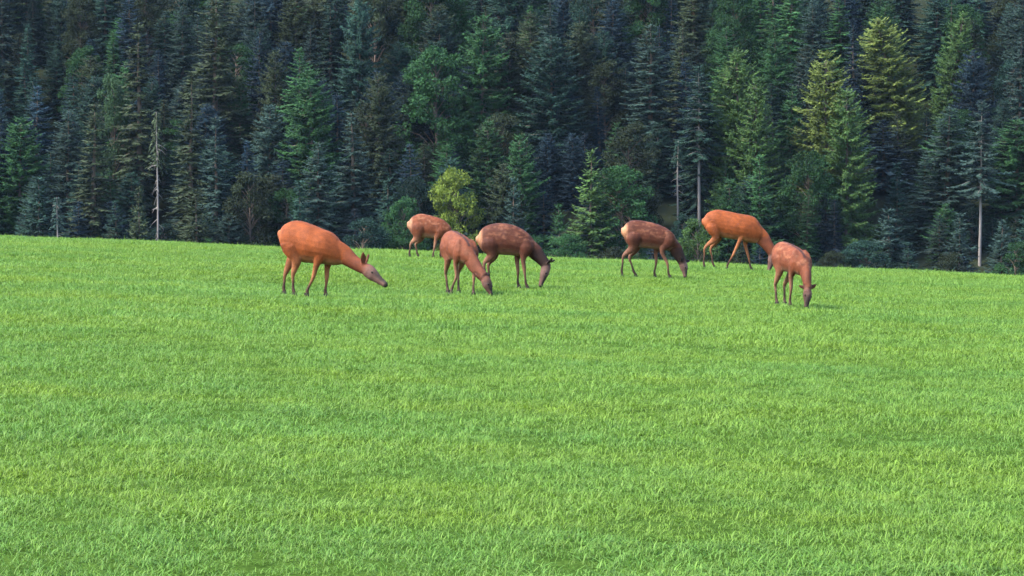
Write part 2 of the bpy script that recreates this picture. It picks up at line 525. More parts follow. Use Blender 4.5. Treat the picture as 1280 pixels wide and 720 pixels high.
for (x, yd) in spots:
    px = 640 + F * x / yd
    rr = random.random()
    if yd < 211: h = random.uniform(3.5, 7.5)
    elif yd < 222: h = random.uniform(6, 12)
    else: h = random.uniform(6.5, 12.0) if random.random() < 0.8 else random.uniform(11, 15)
    bad = False
    for (hx, ht, hD, hw) in HERO:
        if yd < hD + 1 and abs(px - hx) < hw * 0.7 + 12:
            lim = CAM_H + (HORIZON - min(ht + 120, 292)) / F * yd - T(x, yd)
            h = min(h, lim)
        if hx in (874, 847, 1225, 197) and yd < hD + 1 and abs(px - hx) < 30:      # stands open: its stem shows
            h = min(h, CAM_H + (HORIZON - 284) / F * yd - T(x, yd))
        if abs(px - hx) < 12 and abs(yd - hD) < 1.5:
            bad = True; break
    if bad or h < 2.8:
        continue
    if h < 6.5 and rr < 0.75:
        proto = random.choice(YOUNG); R = h * random.uniform(0.26, 0.36); shape = "young"
    elif h < 6.5: proto = random.choice(BROAD); R = h * random.uniform(0.26, 0.34); shape = "leafy"
    elif rr < 0.46: proto = random.choice(SPR); R = random.uniform(2.0, 2.9); shape = "broad"
    elif rr < 0.80: proto = random.choice(BUSHY); R = random.uniform(2.1, 3.0); shape = "full-crowned"
    elif rr < 0.93: proto = random.choice(BROAD); R = random.uniform(2.2, 3.0); shape = "leafy"
    else: proto = random.choice(SLIM); R = random.uniform(1.3, 1.9); shape = "slim"
    if h >= 6.5: R *= (0.5 + 0.5 * h / 14)
    k = random.uniform(0.75, 1.3) * (1.0 + 0.55 * mnoise.noise(Vector((x * 0.06, yd * 0.06, 7.7))))  # tree-to-tree tone, plus broad noise painting shadowy hollows into the crown colours
    base, cn = random.choice([(BLUE, "blue-green"), (BLUE, "blue-green"), (DARK, "dark green"), (DARK, "dark green"), (GREY, "grey-green"), (OLIVE, "olive"), (GREEN, "mid-green")])
    if shape == 'leafy':
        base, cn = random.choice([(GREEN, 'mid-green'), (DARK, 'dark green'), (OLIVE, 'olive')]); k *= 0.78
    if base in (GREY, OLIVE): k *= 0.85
    lx, ln = min(LAND, key=lambda q: abs(q[0] - px))
    near = [hh for hh in HERO if hh[0] == lx][0]
    rel = ("up the slope behind" if yd > near[2] + 9 else "beside" if yd > near[2] - 4 else "at the foot of") if abs(px - lx) < 26 else \
          ("up the slope near" if yd > near[2] + 9 else "standing near" if yd > near[2] - 4 else "at the meadow edge near")
    size = "tall" if h > 12 else "short" if h < 8 else "mid-sized"
    tone = "deep-toned " if k < 0.9 else "lighter " if k > 1.15 else ""
    nm = {"full-crowned": "conifer", "leafy": "tree"}.get(shape, "spruce")
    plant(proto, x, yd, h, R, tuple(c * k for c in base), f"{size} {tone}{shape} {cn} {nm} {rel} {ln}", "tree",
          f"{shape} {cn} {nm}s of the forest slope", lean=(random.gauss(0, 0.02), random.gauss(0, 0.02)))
    ntree += 1
print("filler trees", ntree)

# ------------------------------------------------------------------ deer
def sweep(pts, n=14, upright=False):
    """pts: (x, y, z, rv, rw) rings; rv in the up direction, rw sideways -> closed quad/tri tube"""
    P = np.array([p[:3] for p in pts], float)
    k = len(P); V = []; Fc = []
    T0 = P[1] - P[0]; T1 = P[-1] - P[-2]
    T0 = T0 / np.linalg.norm(T0); T1 = T1 / np.linalg.norm(T1)
    rows = []
    r0, r1 = pts[0], pts[-1]
    rows.append((P[0] - T0 * min(r0[3], r0[4]) * 0.55, r0[3] * 0.6, r0[4] * 0.6))
    for p, q in zip(P, pts): rows.append((p, q[3], q[4]))
    rows.append((P[-1] + T1 * min(r1[3], r1[4]) * 0.55, r1[3] * 0.6, r1[4] * 0.6))
    C = [r[0] for r in rows]; m = len(rows)
    for i in range(m):
        t = C[min(i + 1, m - 1)] - C[max(i - 1, 0)]; t = t / np.linalg.norm(t)
        if upright: t = np.array([1.0, 0, 0])
        lat = np.cross(np.array([0, 0, 1.0]), t)
        if np.linalg.norm(lat) < 0.35: lat = np.array([0, 1.0, 0])
        lat = lat - t * lat.dot(t); lat /= np.linalg.norm(lat)
        if lat[1] < 0: lat = -lat
        up = np.cross(t, lat)
        for j in range(n):
            a = 2 * math.pi * j / n
            V.append(C[i] + math.sin(a) * rows[i][1] * up + math.cos(a) * rows[i][2] * lat)
    for i in range(m - 1):
        for j in range(n):
            Fc.append((i * n + j, i * n + (j + 1) % n, (i + 1) * n + (j + 1) % n, (i + 1) * n + j))
    Fc.append(tuple(range(n))[::-1]); Fc.append(tuple((m - 1) * n + j for j in range(n)))
    return V, Fc


def resample(pts, n):
    """Catmull-Rom through control rings"""
    P = np.array(pts, float); k = len(P)
    out = []
    for u in np.linspace(0, k - 1, n):
        i = min(int(u), k - 2); f = u - i
        p0 = P[max(i - 1, 0)]; p1 = P[i]; p2 = P[i + 1]; p3 = P[min(i + 2, k - 1)]
        out.append(0.5 * (2 * p1 + (p2 - p0) * f + (2 * p0 - 5 * p1 + 4 * p2 - p3) * f * f + (3 * p1 - p0 - 3 * p2 + p3) * f ** 3))
    return [tuple(o) for o in out]


def deer_mat():
    nt = NT("deer_coat")
    at = nt.n("ShaderNodeAttribute", attribute_name="coat")
    tc = nt.n("ShaderNodeTexCoord")
    sp = nt.n("ShaderNodeAttribute", attribute_name="mottle")
    n1 = nt.noise(tc.outputs["Object"], 7.0, 4, 0.6)
    n2 = nt.noise(mapped(nt, tc.outputs["Object"], (30, 60, 60)), 2.0, 3)
    c = nt.mix(nt.maprange(n1, 0.3, 0.7, 0, 1), (0.62, 0.60, 0.58), (1.34, 1.36, 1.38))
    c = nt.mix(1.0, at.outputs["Color"], c, 'MULTIPLY')
    c2 = nt.mix(nt.maprange(n2, 0.35, 0.65, 0, 1), (0.86, 0.86, 0.86), (1.12, 1.12, 1.12))
    c = nt.mix(1.0, c, c2, 'MULTIPLY')
    vo = nt.n("ShaderNodeTexVoronoi"); vo.inputs["Scale"].default_value = 11.0
    nt.l(tc.outputs["Object"], vo.inputs["Vector"])
    spot = nt.maprange(vo.outputs["Distance"], 0.10, 0.38, 0.75, 0.0)
    m = nt.n("ShaderNodeMath", operation='MULTIPLY'); nt.l(spot, m.inputs[0]); nt.l(sp.outputs["Fac"], m.inputs[1])
    c = nt.mix(m.outputs[0], c, (0.15, 0.068, 0.038))
    n4 = nt.noise(mapped(nt, tc.outputs["Object"], (1.0, 1.0, 1.8)), 9.0, 4, 0.6)
    m4 = nt.n("ShaderNodeMath", operation='MULTIPLY'); nt.l(nt.maprange(n4, 0.5, 0.66, 0, 0.75), m4.inputs[0]); nt.l(sp.outputs["Fac"], m4.inputs[1])
    c = nt.mix(m4.outputs[0], c, (0.19, 0.075, 0.038))
    nt.l(c, nt.bsdf.inputs["Base Color"])
    nt.bsdf.inputs["Roughness"].default_value = 0.7
    bp = nt.n("ShaderNodeBump"); bp.inputs["Strength"].default_value = 0.35; bp.inputs["Distance"].default_value = 0.02
    nt.l(n2, bp.inputs["Height"]); nt.l(bp.outputs[0], nt.bsdf.inputs["Normal"])
    return nt.mat


COAT = deer_mat()
nt = NT("deer_eye"); nt.bsdf.inputs["Base Color"].default_value = (0.01, 0.007, 0.005, 1); nt.bsdf.inputs["Roughness"].default_value = 0.15
EYE = nt.mat
nt = NT("deer_hoof"); nz = nt.noise(None, 30.0); nt.l(nt.mix(nz, (0.012, 0.01, 0.009), (0.03, 0.025, 0.02)), nt.bsdf.inputs["Base Color"])
HOOF = nt.mat

# eye: a small flattened ball; hoof: a cloven pair of wedges
def ball(rx, ry, rz, n=8, m=6):
    V = []; Fc = []
    for i in range(m + 1):
        th = math.pi * i / m
        for j in range(n):
            a = 2 * math.pi * j / n
            V.append((rx * math.sin(th) * math.cos(a), ry * math.sin(th) * math.sin(a), rz * math.cos(th)))
    for i in range(m):
        for j in range(n):
            Fc.append((i * n + j, (i + 1) * n + j, (i + 1) * n + (j + 1) % n, i * n + (j + 1) % n))
    return V, Fc


EYE_ME = new_mesh("eye", *ball(0.017, 0.009, 0.014), [EYE], True)
hv = []; hf = []
for sg in (-1, 1):
    o = len(hv)
    y0, y1 = sg * 0.003, sg * 0.027
    hv += [(-0.03, y0, 0), (-0.03, y1, 0), (0.052, y0, 0), (0.036, y1, 0), (-0.024, y0, 0.055), (-0.024, y1 * 0.9, 0.055), (0.016, y0, 0.06), (0.012, y1 * 0.9, 0.058)]
    hf += [tuple(o + i for i in q) for q in ((0, 2, 3, 1), (4, 5, 7, 6), (0, 4, 6, 2), (1, 3, 7, 5), (0, 1, 5, 4), (2, 6, 7, 3))]
HOOF_ME = new_mesh("hoof", hv, hf, [HOOF])

PAL = {   # base coat, belly / inner leg, lower leg, face, spine, rump
    "hind": dict(base=(0.132, 0.031, 0.0062), belly=(0.20, 0.085, 0.038), leg=(0.036, 0.018, 0.012), face=(0.085, 0.045, 0.036), neck=(0.090, 0.024, 0.010),
                 spine=(0.12, 0.032, 0.010), rump=(0.17, 0.05, 0.017), nose=(0.009, 0.007, 0.006)),
    "calf": dict(base=(0.043, 0.0112, 0.0050), belly=(0.135, 0.066, 0.040), leg=(0.022, 0.011, 0.008), face=(0.100, 0.056, 0.046), neck=(0.014, 0.006, 0.0045),  # brown neck taken near black: shade on the neck painted into the coat
                 spine=(0.020, 0.008, 0.006), rump=(0.24, 0.115, 0.06), nose=(0.006, 0.005, 0.005)),
    "pale_calf": dict(base=(0.088, 0.024, 0.0095), belly=(0.19, 0.100, 0.060), leg=(0.036, 0.020, 0.014), face=(0.062, 0.031, 0.024), neck=(0.075, 0.023, 0.011),
                      spine=(0.022, 0.009, 0.007), rump=(0.23, 0.12, 0.07), nose=(0.007, 0.006, 0.006)),
}
DEER_GROUP = "red deer grazing on the meadow"


class Frame:
    """pixel tracing of a side-on animal into its own upright plane"""
    def __init__(self, ax, gy, yaw):
        self.ax, self.gy, self.yaw = ax, gy, math.radians(yaw)
        self.x, self.y = ground_at(ax, gy)
        self.s = F / self.y

    def p(self, px, py, yl=0.0):
        X = ((px - self.ax) / self.s + yl * math.sin(self.yaw)) / math.cos(self.yaw)
        return (X, yl, (self.gy - py) / self.s)


def deer(fr, pal, torso, neck, head, legs, ears, label, eye_r=1.0, mott=0.0, tail=True, scale_leg=1.0):
    """torso: (x, ztop, zbot, w); neck, head: (x,y,z,rv,rw); legs: [hip..foot] (x,y,z) with kind; ears: (base, tip)"""
    pal = PAL[pal]
    zroot = T(fr.x, fr.y)
    cy, sy = math.cos(fr.yaw), math.sin(fr.yaw)

    def gz(x, y):      # ground under a local point, in local height
        return T(fr.x + x * cy - y * sy, fr.y + x * sy + y * cy) - zroot
    chains = []
    span = torso[-1][0] - torso[0][0]
    tuck = lambda x: 1 - 0.15 * math.exp(-(((x - torso[0][0]) / span - 0.36) / 0.15) ** 2) - 0.06 * math.exp(-(((x - torso[0][0]) / span - 0.62) / 0.07) ** 2)
    tr = resample([(x, 0, (zt + zb) / 2, (zt - zb) / 2, w) for x, zt, zb, w in torso], 30)
    tr = [(a, b, c, d, e * tuck(a)) for a, b, c, d, e in tr]
    chains.append(("torso", tr, 20))
    neck = [(*neck[0][:3], neck[0][3] * 0.6, neck[0][4])] + list(neck[1:])
    chains.append(("neck", resample(neck, 12), 16))
    hd_ = resample(head, 20); r0 = head[0][3]; w0 = head[0][4] / head[0][3]
    hd_ = [(*q[:3], r0 * pr_, r0 * pr_ * w0) for q, pr_ in zip(hd_, np.interp(np.linspace(0, 1, 20), (0, .16, .34, .5, .7, .88, 1), (.86, 1.03, .95, .68, .52, .47, .36)))]
    chains.append(("head", hd_, 16))
    hoofs = []
    for kind, pts in legs:
        pts = [list(p) for p in pts]
        if kind == 'hind': pts[0][0] = max(pts[0][0], torso[0][0] + 0.19)
        fx, fy, _ = pts[-1]
        g0 = gz(fx, fy)
        kx, ky, kz = pts[-2]
        foot = np.array([fx, fy, g0 + 0.04]); knee = np.array([kx, ky, kz])
        fet = foot + (knee - foot) * 0.2 + np.array([-0.012, 0, 0])
        mid = knee * 0.45 + fet * 0.55
        if kind == 'hind':
            rr = [(0.145, 0.096), (0.080, 0.054), (0.031, 0.026), (0.0190, 0.0180), (0.024, 0.021), (0.024, 0.023)]
        else:
            rr = [(0.120, 0.075), (0.047, 0.038), (0.028, 0.026), (0.0185, 0.0175), (0.024, 0.021), (0.024, 0.023)]
        L = [pts[0], pts[1], knee, mid, fet, foot + np.array([0.012, 0, -0.005])]
        ctl = [(*q, a * scale_leg, b * scale_leg) for q, (a, b) in zip(L, rr)]
        if kind == 'hind':
            ctl = [(pts[0][0] + 0.0, pts[0][1] * 0.6, pts[0][2] + 0.15, 0.07, 0.05)] + ctl
        if kind == 'fore':
            ctl = [(pts[0][0] - 0.05, pts[0][1] * 0.75, pts[0][2] + 0.15, 0.06, 0.045)] + ctl
        chains.append((kind, resample(ctl, 26), 12))
        hoofs.append((fx, fy, g0 + 0.0))
    V = []; Fc = []
    for nm, pts, n in chains:
        v, f = sweep(pts, n, nm == "torso"); o = len(V)
        V += v; Fc += [tuple(i + o for i in q) for q in f]
    # ears: leaf-shaped shells with thickness
    for b, t in ears:
        b = np.array(b); t = np.array(t); L = np.linalg.norm(t - b)
        hv_ = np.array(head[-1][:3]) - np.array(head[0][:3]); axd = (t - b) / L
        lt_ = np.array([0, math.copysign(1.0, b[1] - head[0][1]), 0])
        fn_ = np.cross(hv_, np.cross([0, 0, 1.0], hv_) if abs(hv_[2]) < 0.93 * np.linalg.norm(hv_) else np.array([0, 1.0, 0])); fn_ /= np.linalg.norm(fn_)
        if fn_[0] < 0: fn_ = -fn_
        th = fn_ + 0.75 * lt_; th = th - axd * th.dot(axd); th /= np.linalg.norm(th); wd = np.cross(axd, th)
        o = len(V); ne_ = 10; us = ((-0.12, 0.10), (0.1, 0.17), (0.35, 0.26), (0.6, 0.25), (0.82, 0.16), (1.0, 0.05))
        for u, w in us:
            for j in range(ne_):
                aa = 2 * math.pi * j / ne_
                V.append(b + axd * L * u + wd * math.cos(aa) * w * L + th * (math.sin(aa) * 0.016 + 0.35 * w * L * (abs(math.cos(aa)) - 0.6)))
        for i in range(len(us) - 1):
            for j in range(ne_):
                Fc.append((o + i * ne_ + j, o + i * ne_ + (j + 1) % ne_, o + (i + 1) * ne_ + (j + 1) % ne_, o + (i + 1) * ne_ + j))
        Fc.append(tuple(o + j for j in range(ne_))[::-1]); Fc.append(tuple(o + (len(us) - 1) * ne_ + j for j in range(ne_)))
    if tail:
        x0 = torso[0][0]; zt = torso[0][1]
        v, f = sweep([(x0 + 0.05, 0, zt - 0.03, 0.03, 0.035), (x0 + 0.015, 0, zt - 0.08, 0.026, 0.032), (x0 + 0.01, 0, zt - 0.15, 0.016, 0.02)], 8)
        o = len(V); V += v; Fc += [tuple(i + o for i in q) for q in f]
    tmp_me = new_mesh("tmp", V, Fc)
    tmp = bpy.data.objects.new("tmp", tmp_me); COL.objects.link(tmp)
    rm = tmp.modifiers.new("r", 'REMESH'); rm.mode = 'VOXEL'; rm.voxel_size = 0.0095; rm.use_smooth_shade = True
    sm = tmp.modifiers.new("s", 'SMOOTH'); sm.factor = 0.5; sm.iterations = 6
    dg = bpy.context.evaluated_depsgraph_get(); dg.update()
    me = bpy.data.meshes.new_from_object(tmp.evaluated_get(dg))
    bpy.data.objects.remove(tmp); bpy.data.meshes.remove(tmp_me)
    me.name = "body"
    n = len(me.vertices)
    co = np.empty(n * 3); me.vertices.foreach_get("co", co); co = co.reshape(-1, 3)
    no = np.empty(n * 3); me.vertices.foreach_get("normal", no); no = no.reshape(-1, 3)
    # colour every vertex by the body region it lies on
    best = np.full(n, 1e9); col = np.tile(np.array(pal["base"]), (n, 1)); mot = np.zeros(n)
    A = lambda c: np.array(c)[None, :]
    lerp = lambda a, b, t: a + (b - a) * np.clip(t, 0, 1)[:, None]
    x0, x1 = torso[0][0], torso[-1][0]
    for nm, pts, _ in chains:
        P = np.array(pts); d = np.full(n, 1e9); tt = np.zeros(n); zr = np.zeros(n)
        for i, q in enumerate(P):
            dd = np.linalg.norm(co - q[:3], axis=1) / max(0.4 * q[3] + 0.6 * q[4], 0.01)
            m = dd < d; d[m] = dd[m]; tt[m] = i / (len(P) - 1); zr[m] = (co[m, 2] - q[2]) / q[3]
        c = np.tile(np.array(pal["base"]), (n, 1)); mo = np.zeros(n)
        if nm == "torso":
            c = lerp(c, A(pal["belly"]), (-zr - 0.5) / 0.35)
            c = lerp(c, A(pal["spine"]), (0.030 - np.abs(co[:, 1])) / 0.02 * (zr > 0.6))
            rmp = np.clip((x0 + 0.10 - co[:, 0]) / 0.07, 0, 1) * np.clip(1 - np.abs(zr * 0 + (co[:, 2] - (torso[1][1] - 0.13)) / 0.19), 0, 1) * 1.5
            c = lerp(c, A(pal["rump"]), rmp)
            mo = np.clip(zr * 1.6 + 0.6, 0, 1) * np.clip((co[:, 0] - x0 - 0.1) * 8, 0, 1)
        elif nm == "neck":
            c = lerp(c, A(pal["neck"]), tt * 2.2)
            c = lerp(c, A(pal["spine"]), (zr - 0.75) / 0.25)
            c = lerp(c, A(pal["face"]), (tt - 0.86) / 0.3)
        elif nm == "head":
            hv_ = P[-1, :3] - P[0, :3]; hv_ /= np.linalg.norm(hv_)
            lt_ = np.cross([0, 0, 1.0], hv_)
            if np.linalg.norm(lt_) < 0.35: lt_ = np.array([0, 1.0, 0])
            fn_ = np.cross(hv_, lt_); fn_ /= np.linalg.norm(fn_)
            if fn_[0] < 0: fn_ = -fn_
            pi_ = np.round(tt * (len(P) - 1)).astype(int)
            zr = ((co - P[pi_, :3]) @ fn_) / P[pi_, 3]
            c = lerp(A(pal["neck"]).repeat(n, 0), A(pal["face"]), tt * 5)
            c = lerp(c, A(pal["nose"]) * 1.8, np.clip((tt - 0.2) * 4, 0, 1) * np.clip((zr - 0.05) * 2, 0, 1) * 0.85)
            c = lerp(c, A(pal["nose"]), (tt - 0.82) / 0.08)
        else:
            lo = 0.45 if nm == "hind" else 0.50
            c = lerp(c, A(pal["belly"]), np.clip((tt - 0.22) * 3.0, 0, 0.85))
            c = lerp(c, A(pal["leg"]), (tt - lo) / 0.25)
            mo = np.clip(1 - tt * 4.5, 0, 1)
            c = lerp(c, A(pal["nose"]) * 1.5, (tt - 0.93) / 0.05)
        m = d < best
        best[m] = d[m]; col[m] = c[m]; mot[m] = mo[m]
    # ears: dark backs
    for b, t in ears:
        b = np.array(b); t = np.array(t); ax = t - b; u = np.clip(((co - b) @ ax) / ax.dot(ax), 0, 1)
        d = np.linalg.norm(co - (b + u[:, None] * ax), axis=1)
        m = (d < 0.05) & (u > 0.12)
        col[m] = np.array(pal["neck"]) * 0.55
    ring = [np.array(col[:, k]) for k in range(3)]
    a = me.attributes.new("coat", 'FLOAT_COLOR', 'POINT')
    a.data.foreach_set("color", np.concatenate([col, np.ones((n, 1))], 1).astype(np.float32).ravel())
    a = me.attributes.new("mottle", 'FLOAT', 'POINT')
    a.data.foreach_set("value", (mot * mott).astype(np.float32))
    me.materials.clear(); me.materials.append(COAT)
    root = link("red_deer", None, None, (fr.x, fr.y, zroot))
    root.rotation_euler = (0, 0, fr.yaw)
    root.empty_display_size = 0.3
    tag(root, label, "deer", DEER_GROUP)
    link("body", me, root)
    for (x, y, z) in hoofs:
        h = link("hoof", HOOF_ME, root, (x, y, z))
    hd = np.array(chains[2][1]); q = hd[6]
    tv = hd[9, :3] - hd[3, :3]; tv /= np.linalg.norm(tv)
    lat = np.cross([0, 0, 1.0], tv)
    if np.linalg.norm(lat) < 0.35: lat = np.array([0, 1.0, 0])
    lat -= tv * lat.dot(tv); lat /= np.linalg.norm(lat)
    if lat[1] < 0: lat = -lat
    up = np.cross(tv, lat)
    for sg in (-1, 1):
        e = link("eye", EYE_ME, root, tuple(q[:3] + lat * sg * q[4] * 0.86 + up * q[3] * 0.42))
        e.rotation_euler = (0, math.asin(max(-1, min(1, -tv[2]))), math.atan2(tv[1], tv[0]))
    return root


def side_deer(fr, pal, torso, neck, head, legs, ears, label, **kw):
    s = fr.s
    to = []
    for px, t, b, w in torso:
        x, _, zt = fr.p(px, t); zb = fr.p(px, b)[2]
        to.append((x, zt, zb, w))
    ne = [(*fr.p(a, b, y), rv, rw) for a, b, y, rv, rw in neck]
    he = [(*fr.p(a, b, y), r, r * 0.74) for a, b, y, r in head]
    le = [(k, [fr.p(a, b, y) for a, b, y in pts]) for k, pts in legs]
    ea = [(fr.p(*b), fr.p(*t)) for b, t in ears]
    return deer(fr, pal, to, ne, he, le, ea, label, **kw)


N, FA = -1, 1
# orange hind, alone, neck stretched forward
side_deer(Frame(385, 371, -20), "hind",
          [(351, 287, 303, .10), (356, 280.5, 316, .17), (366, 276, 325, .225), (378, 276.5, 328, .25), (392, 281, 329, .255), (404, 286, 330, .235),
           (414, 289.5, 331, .20), (422, 296, 331, .155), (428, 304, 330, .11)],
          [(417, 309, 0, .21, .12), (430, 317, 0, .13, .09), (442, 326, 0, .10, .074), (452, 332, -.01, .086, .064), (458, 335, -.015, .08, .06)],
          [(458, 334, -.015, .09), (464, 339, -.02, .092), (470, 344, -.025, .076), (477, 349.5, -.03, .054), (482, 353, -.035, .042), (485, 355.5, -.04, .033)],
          [('hind', [(363, 306, -.13), (371, 324, -.13), (366.5, 343, -.11), (368, 370, -.11)]),
           ('hind', [(361, 306, .13), (364, 322, .13), (354.5, 343, .10), (353, 367, .10)]),
           ('fore', [(402, 316, -.13), (397, 330, -.13), (392.5, 346, -.11), (384, 367, -.11)]),
           ('fore', [(414, 318, .13), (409, 332, .12), (408, 349, .11), (407, 371, .10)])],
          [((456, 329, -.05), (456, 314, -.09)), ((459, 329, .04), (462, 317, .11))],
          "orange-brown deer standing apart by itself with its neck stretched forward")
# far calf behind the crest, head hidden by the next one
side_deer(Frame(536, 323, -6), "pale_calf",
          [(511.5, 276, 287, .08), (516, 270.5, 294, .13), (525, 267, 296.5, .155), (536, 268.5, 297.5, .165), (547, 271.5, 298.5, .155), (555, 275, 299.5, .13), (562, 281, 299, .09)],
          [(555, 287, 0, .16, .085), (562, 295, 0, .105, .07), (567, 304, 0, .085, .06), (569, 309, 0, .075, .055)],
          [(569, 308, 0, .068), (570, 312, 0, .066), (570, 316, 0, .05), (570, 319, 0, .038), (569.5, 322, 0, .028)],
          [('hind', [(519, 285, -.10), (521, 297, -.10), (514, 304, -.09), (512, 321, -.09)]),
           ('hind', [(523, 286, .10), (526, 297, .10), (519.5, 305, .09), (522.5, 322, .09)]),
           ('fore', [(550, 289, -.09), (545.5, 298, -.09), (543.5, 308, -.09), (542, 322, -.09)]),
           ('fore', [(553, 290, .09), (552, 299, .09), (551, 309, .09), (551, 322, .09)])],
          [((570, 306, -.05), (573, 301, -.13)), ((570, 306, .05), (573, 301, .13))],
          "pale spotted calf half hidden behind another grazing calf", mott=0.8)
# dark calf side-on, muzzle in the grass
side_deer(Frame(632, 361, -9), "calf",
          [(598, 294, 305, .09), (603, 285.5, 314, .14), (612, 280.5, 318, .175), (625, 278.5, 318.5, .19), (638, 280, 319, .19), (650, 284.5, 320.5, .17), (660, 291, 320, .14), (667, 299.5, 318, .10)],
          [(659, 305, 0, .19, .095), (669, 315, 0, .12, .078), (677, 324, -.01, .092, .066), (682, 330, -.02, .08, .06)],
          [(683, 329, -.02, .074), (682, 336, -.025, .074), (679.5, 344, -.03, .060), (677.5, 350, -.035, .045), (676, 355, -.04, .036), (675.5, 358, -.04, .028)],
          [('hind', [(607, 304, -.11), (614, 319, -.11), (605.5, 328.5, -.10), (609, 357, -.10)]),
           ('hind', [(609, 304, .11), (617, 319, .11), (610.5, 331, .09), (613, 356, .09)]),
           ('fore', [(657, 309, -.10), (654, 322.5, -.10), (655.5, 337, -.09), (659, 361, -.09)]),
           ('fore', [(652, 309, .10), (646.5, 322.5, .10), (647.5, 338, .09), (648.5, 359, .09)])],
          [((684.5, 329, -.055), (690, 322, -.15)), ((685, 328, .04), (694, 325, .11))],
          "red-brown calf with pale rump grazing side-on behind a calf facing us", mott=0.45)
# dark brown calf by itself
side_deer(Frame(815, 347.5, -6), "calf",
          [(779.5, 284, 296, .08), (784, 278.5, 305, .13), (792, 275, 308.5, .165), (805, 276, 310, .18), (819, 279, 311.5, .18), (830, 283.5, 313, .16), (838, 288.5, 313.5, .13), (844.5, 297, 313, .095)],
          [(838, 302, 0, .17, .09), (845, 312, 0, .115, .072), (850, 322, 0, .09, .062), (853, 328, 0, .078, .058)],
          [(853, 328, 0, .074), (854.5, 333.5, 0, .072), (855.5, 339, 0, .056), (856, 343.5, 0, .042), (856.5, 347, 0, .03)],
          [('hind', [(786, 297, -.11), (790, 310, -.11), (779.5, 319.5, -.09), (777.5, 344, -.09)]),
           ('hind', [(788, 298, .11), (795, 311, .11), (787.5, 322, .09), (795, 345, .09)]),
           ('fore', [(836, 300, -.10), (827, 313.5, -.10), (833.5, 328, -.09), (837, 345, -.09)]),
           ('fore', [(828, 301, .10), (820.5, 313.5, .10), (820.7, 327, .09), (819, 347.5, .09)])],
          [((852, 326, -.05), (850, 320.5, -.14)), ((856, 327, .05), (863, 326, .13))],
          "dark brown calf with pale rump grazing alone with its head down", mott=0.5)
# orange hind walking at the crest
side_deer(Frame(912, 337, -8), "hind",
          [(880.5, 272, 283, .10), (885, 266, 290, .16), (896, 262, 295, .21), (910, 264, 298, .23), (924, 267, 300.5, .23), (936, 269, 303, .20), (944, 272.5, 304, .165), (951, 282, 302, .115)],
          [(943, 286, 0, .23, .12), (952, 297, 0, .15, .09), (960, 308, 0, .115, .078), (965, 316, 0, .10, .07)],
          [(965.5, 315, 0, .09), (965, 321, 0, .088), (963.5, 327, 0, .068), (962, 332, 0, .052), (961, 336, 0, .04), (960.5, 338.5, 0, .032)],
          [('hind', [(890, 284, -.13), (894, 297, -.13), (881.5, 309, -.11), (880, 335, -.11)]),
           ('hind', [(893, 285, .13), (899, 297, .13), (889.5, 310.5, .11), (893.5, 336, .11)]),
           ('fore', [(932, 286, -.12), (924.5, 299, -.12), (916.5, 317, -.11), (908, 335, -.11)]),
           ('fore', [(937, 292, .12), (932, 304, .12), (936, 321, .11), (940, 337, .11)])],
          [((967, 312, -.05), (974, 306, -.14)), ((967, 312, .05), (974, 306, .14))],
          "orange-brown deer striding along the crest with its muzzle lowered behind a calf")

TORSO = [(-.45, .86, .76, .08), (-.40, .925, .62, .14), (-.28, .955, .54, .185), (-.1, .93, .505, .195), (.1, .89, .485, .19), (.26, .84, .475, .165), (.37, .78, .475, .13), (.45, .69, .485, .09)]
deer(Frame(574, 369, -68), "pale_calf", TORSO,
     [(.34, 0, .63, .20, .10), (.47, .03, .50, .125, .08), (.60, .085, .365, .095, .068), (.68, .125, .29, .085, .062)],
     [(.70, .135, .275, .078, .058), (.725, .155, .20, .078, .058), (.745, .18, .12, .062, .048), (.755, .20, .06, .046, .038), (.76, .21, .02, .034, .03)],
     [('hind', [(-.28, -.11, .70), (-.19, -.11, .52), (-.37, -.075, .33), (-.35, -.045, 0)]),
      ('hind', [(-.28, .11, .70), (-.17, .12, .52), (-.35, .12, .33), (-.33, .117, 0)]),
      ('fore', [(.27, -.11, .65), (.20, -.13, .48), (.19, -.115, .30), (.10, -.17, 0)]),
      ('fore', [(.29, .11, .65), (.30, .12, .48), (.37, .09, .29), (.42, .065, 0)])],
     [((.68, .175, .30), (.60, .245, .36)), ((.68, .085, .29), (.61, .01, .33))],
     "sandy red calf facing the camera at an angle with its head bent to the grass", mott=0.35)
deer(Frame(990, 384, -70), "pale_calf", [(a, b * .975, c * .975, w * .86) for a, b, c, w in TORSO],
     [(.34, 0, .61, .19, .09), (.45, -.005, .49, .115, .072), (.52, -.02, .36, .086, .06), (.545, -.03, .29, .078, .056)],
     [(.55, -.03, .275, .078, .06), (.575, -.045, .20, .078, .06), (.595, -.06, .12, .062, .05), (.60, -.07, .06, .046, .038), (.605, -.076, .02, .034, .03)],
     [('hind', [(-.26, -.085, .69), (-.19, -.10, .51), (-.36, -.08, .32), (-.33, -.068, 0)]),
      ('hind', [(-.26, .085, .69), (-.17, .09, .51), (-.34, .06, .32), (-.32, .05, 0)]),
      ('fore', [(.27, -.08, .64), (.18, -.10, .47), (.16, -.09, .29), (.10, -.075, 0)]),
      ('fore', [(.29, .08, .64), (.29, .10, .47), (.32, .07, .29), (.34, .06, 0)])],
     [((.55, .015, .29), (.53, .12, .345)), ((.55, -.075, .29), (.51, -.15, .335))],
     "pale pinkish calf facing the camera with both ears spread and nose in the grass", mott=0.8)

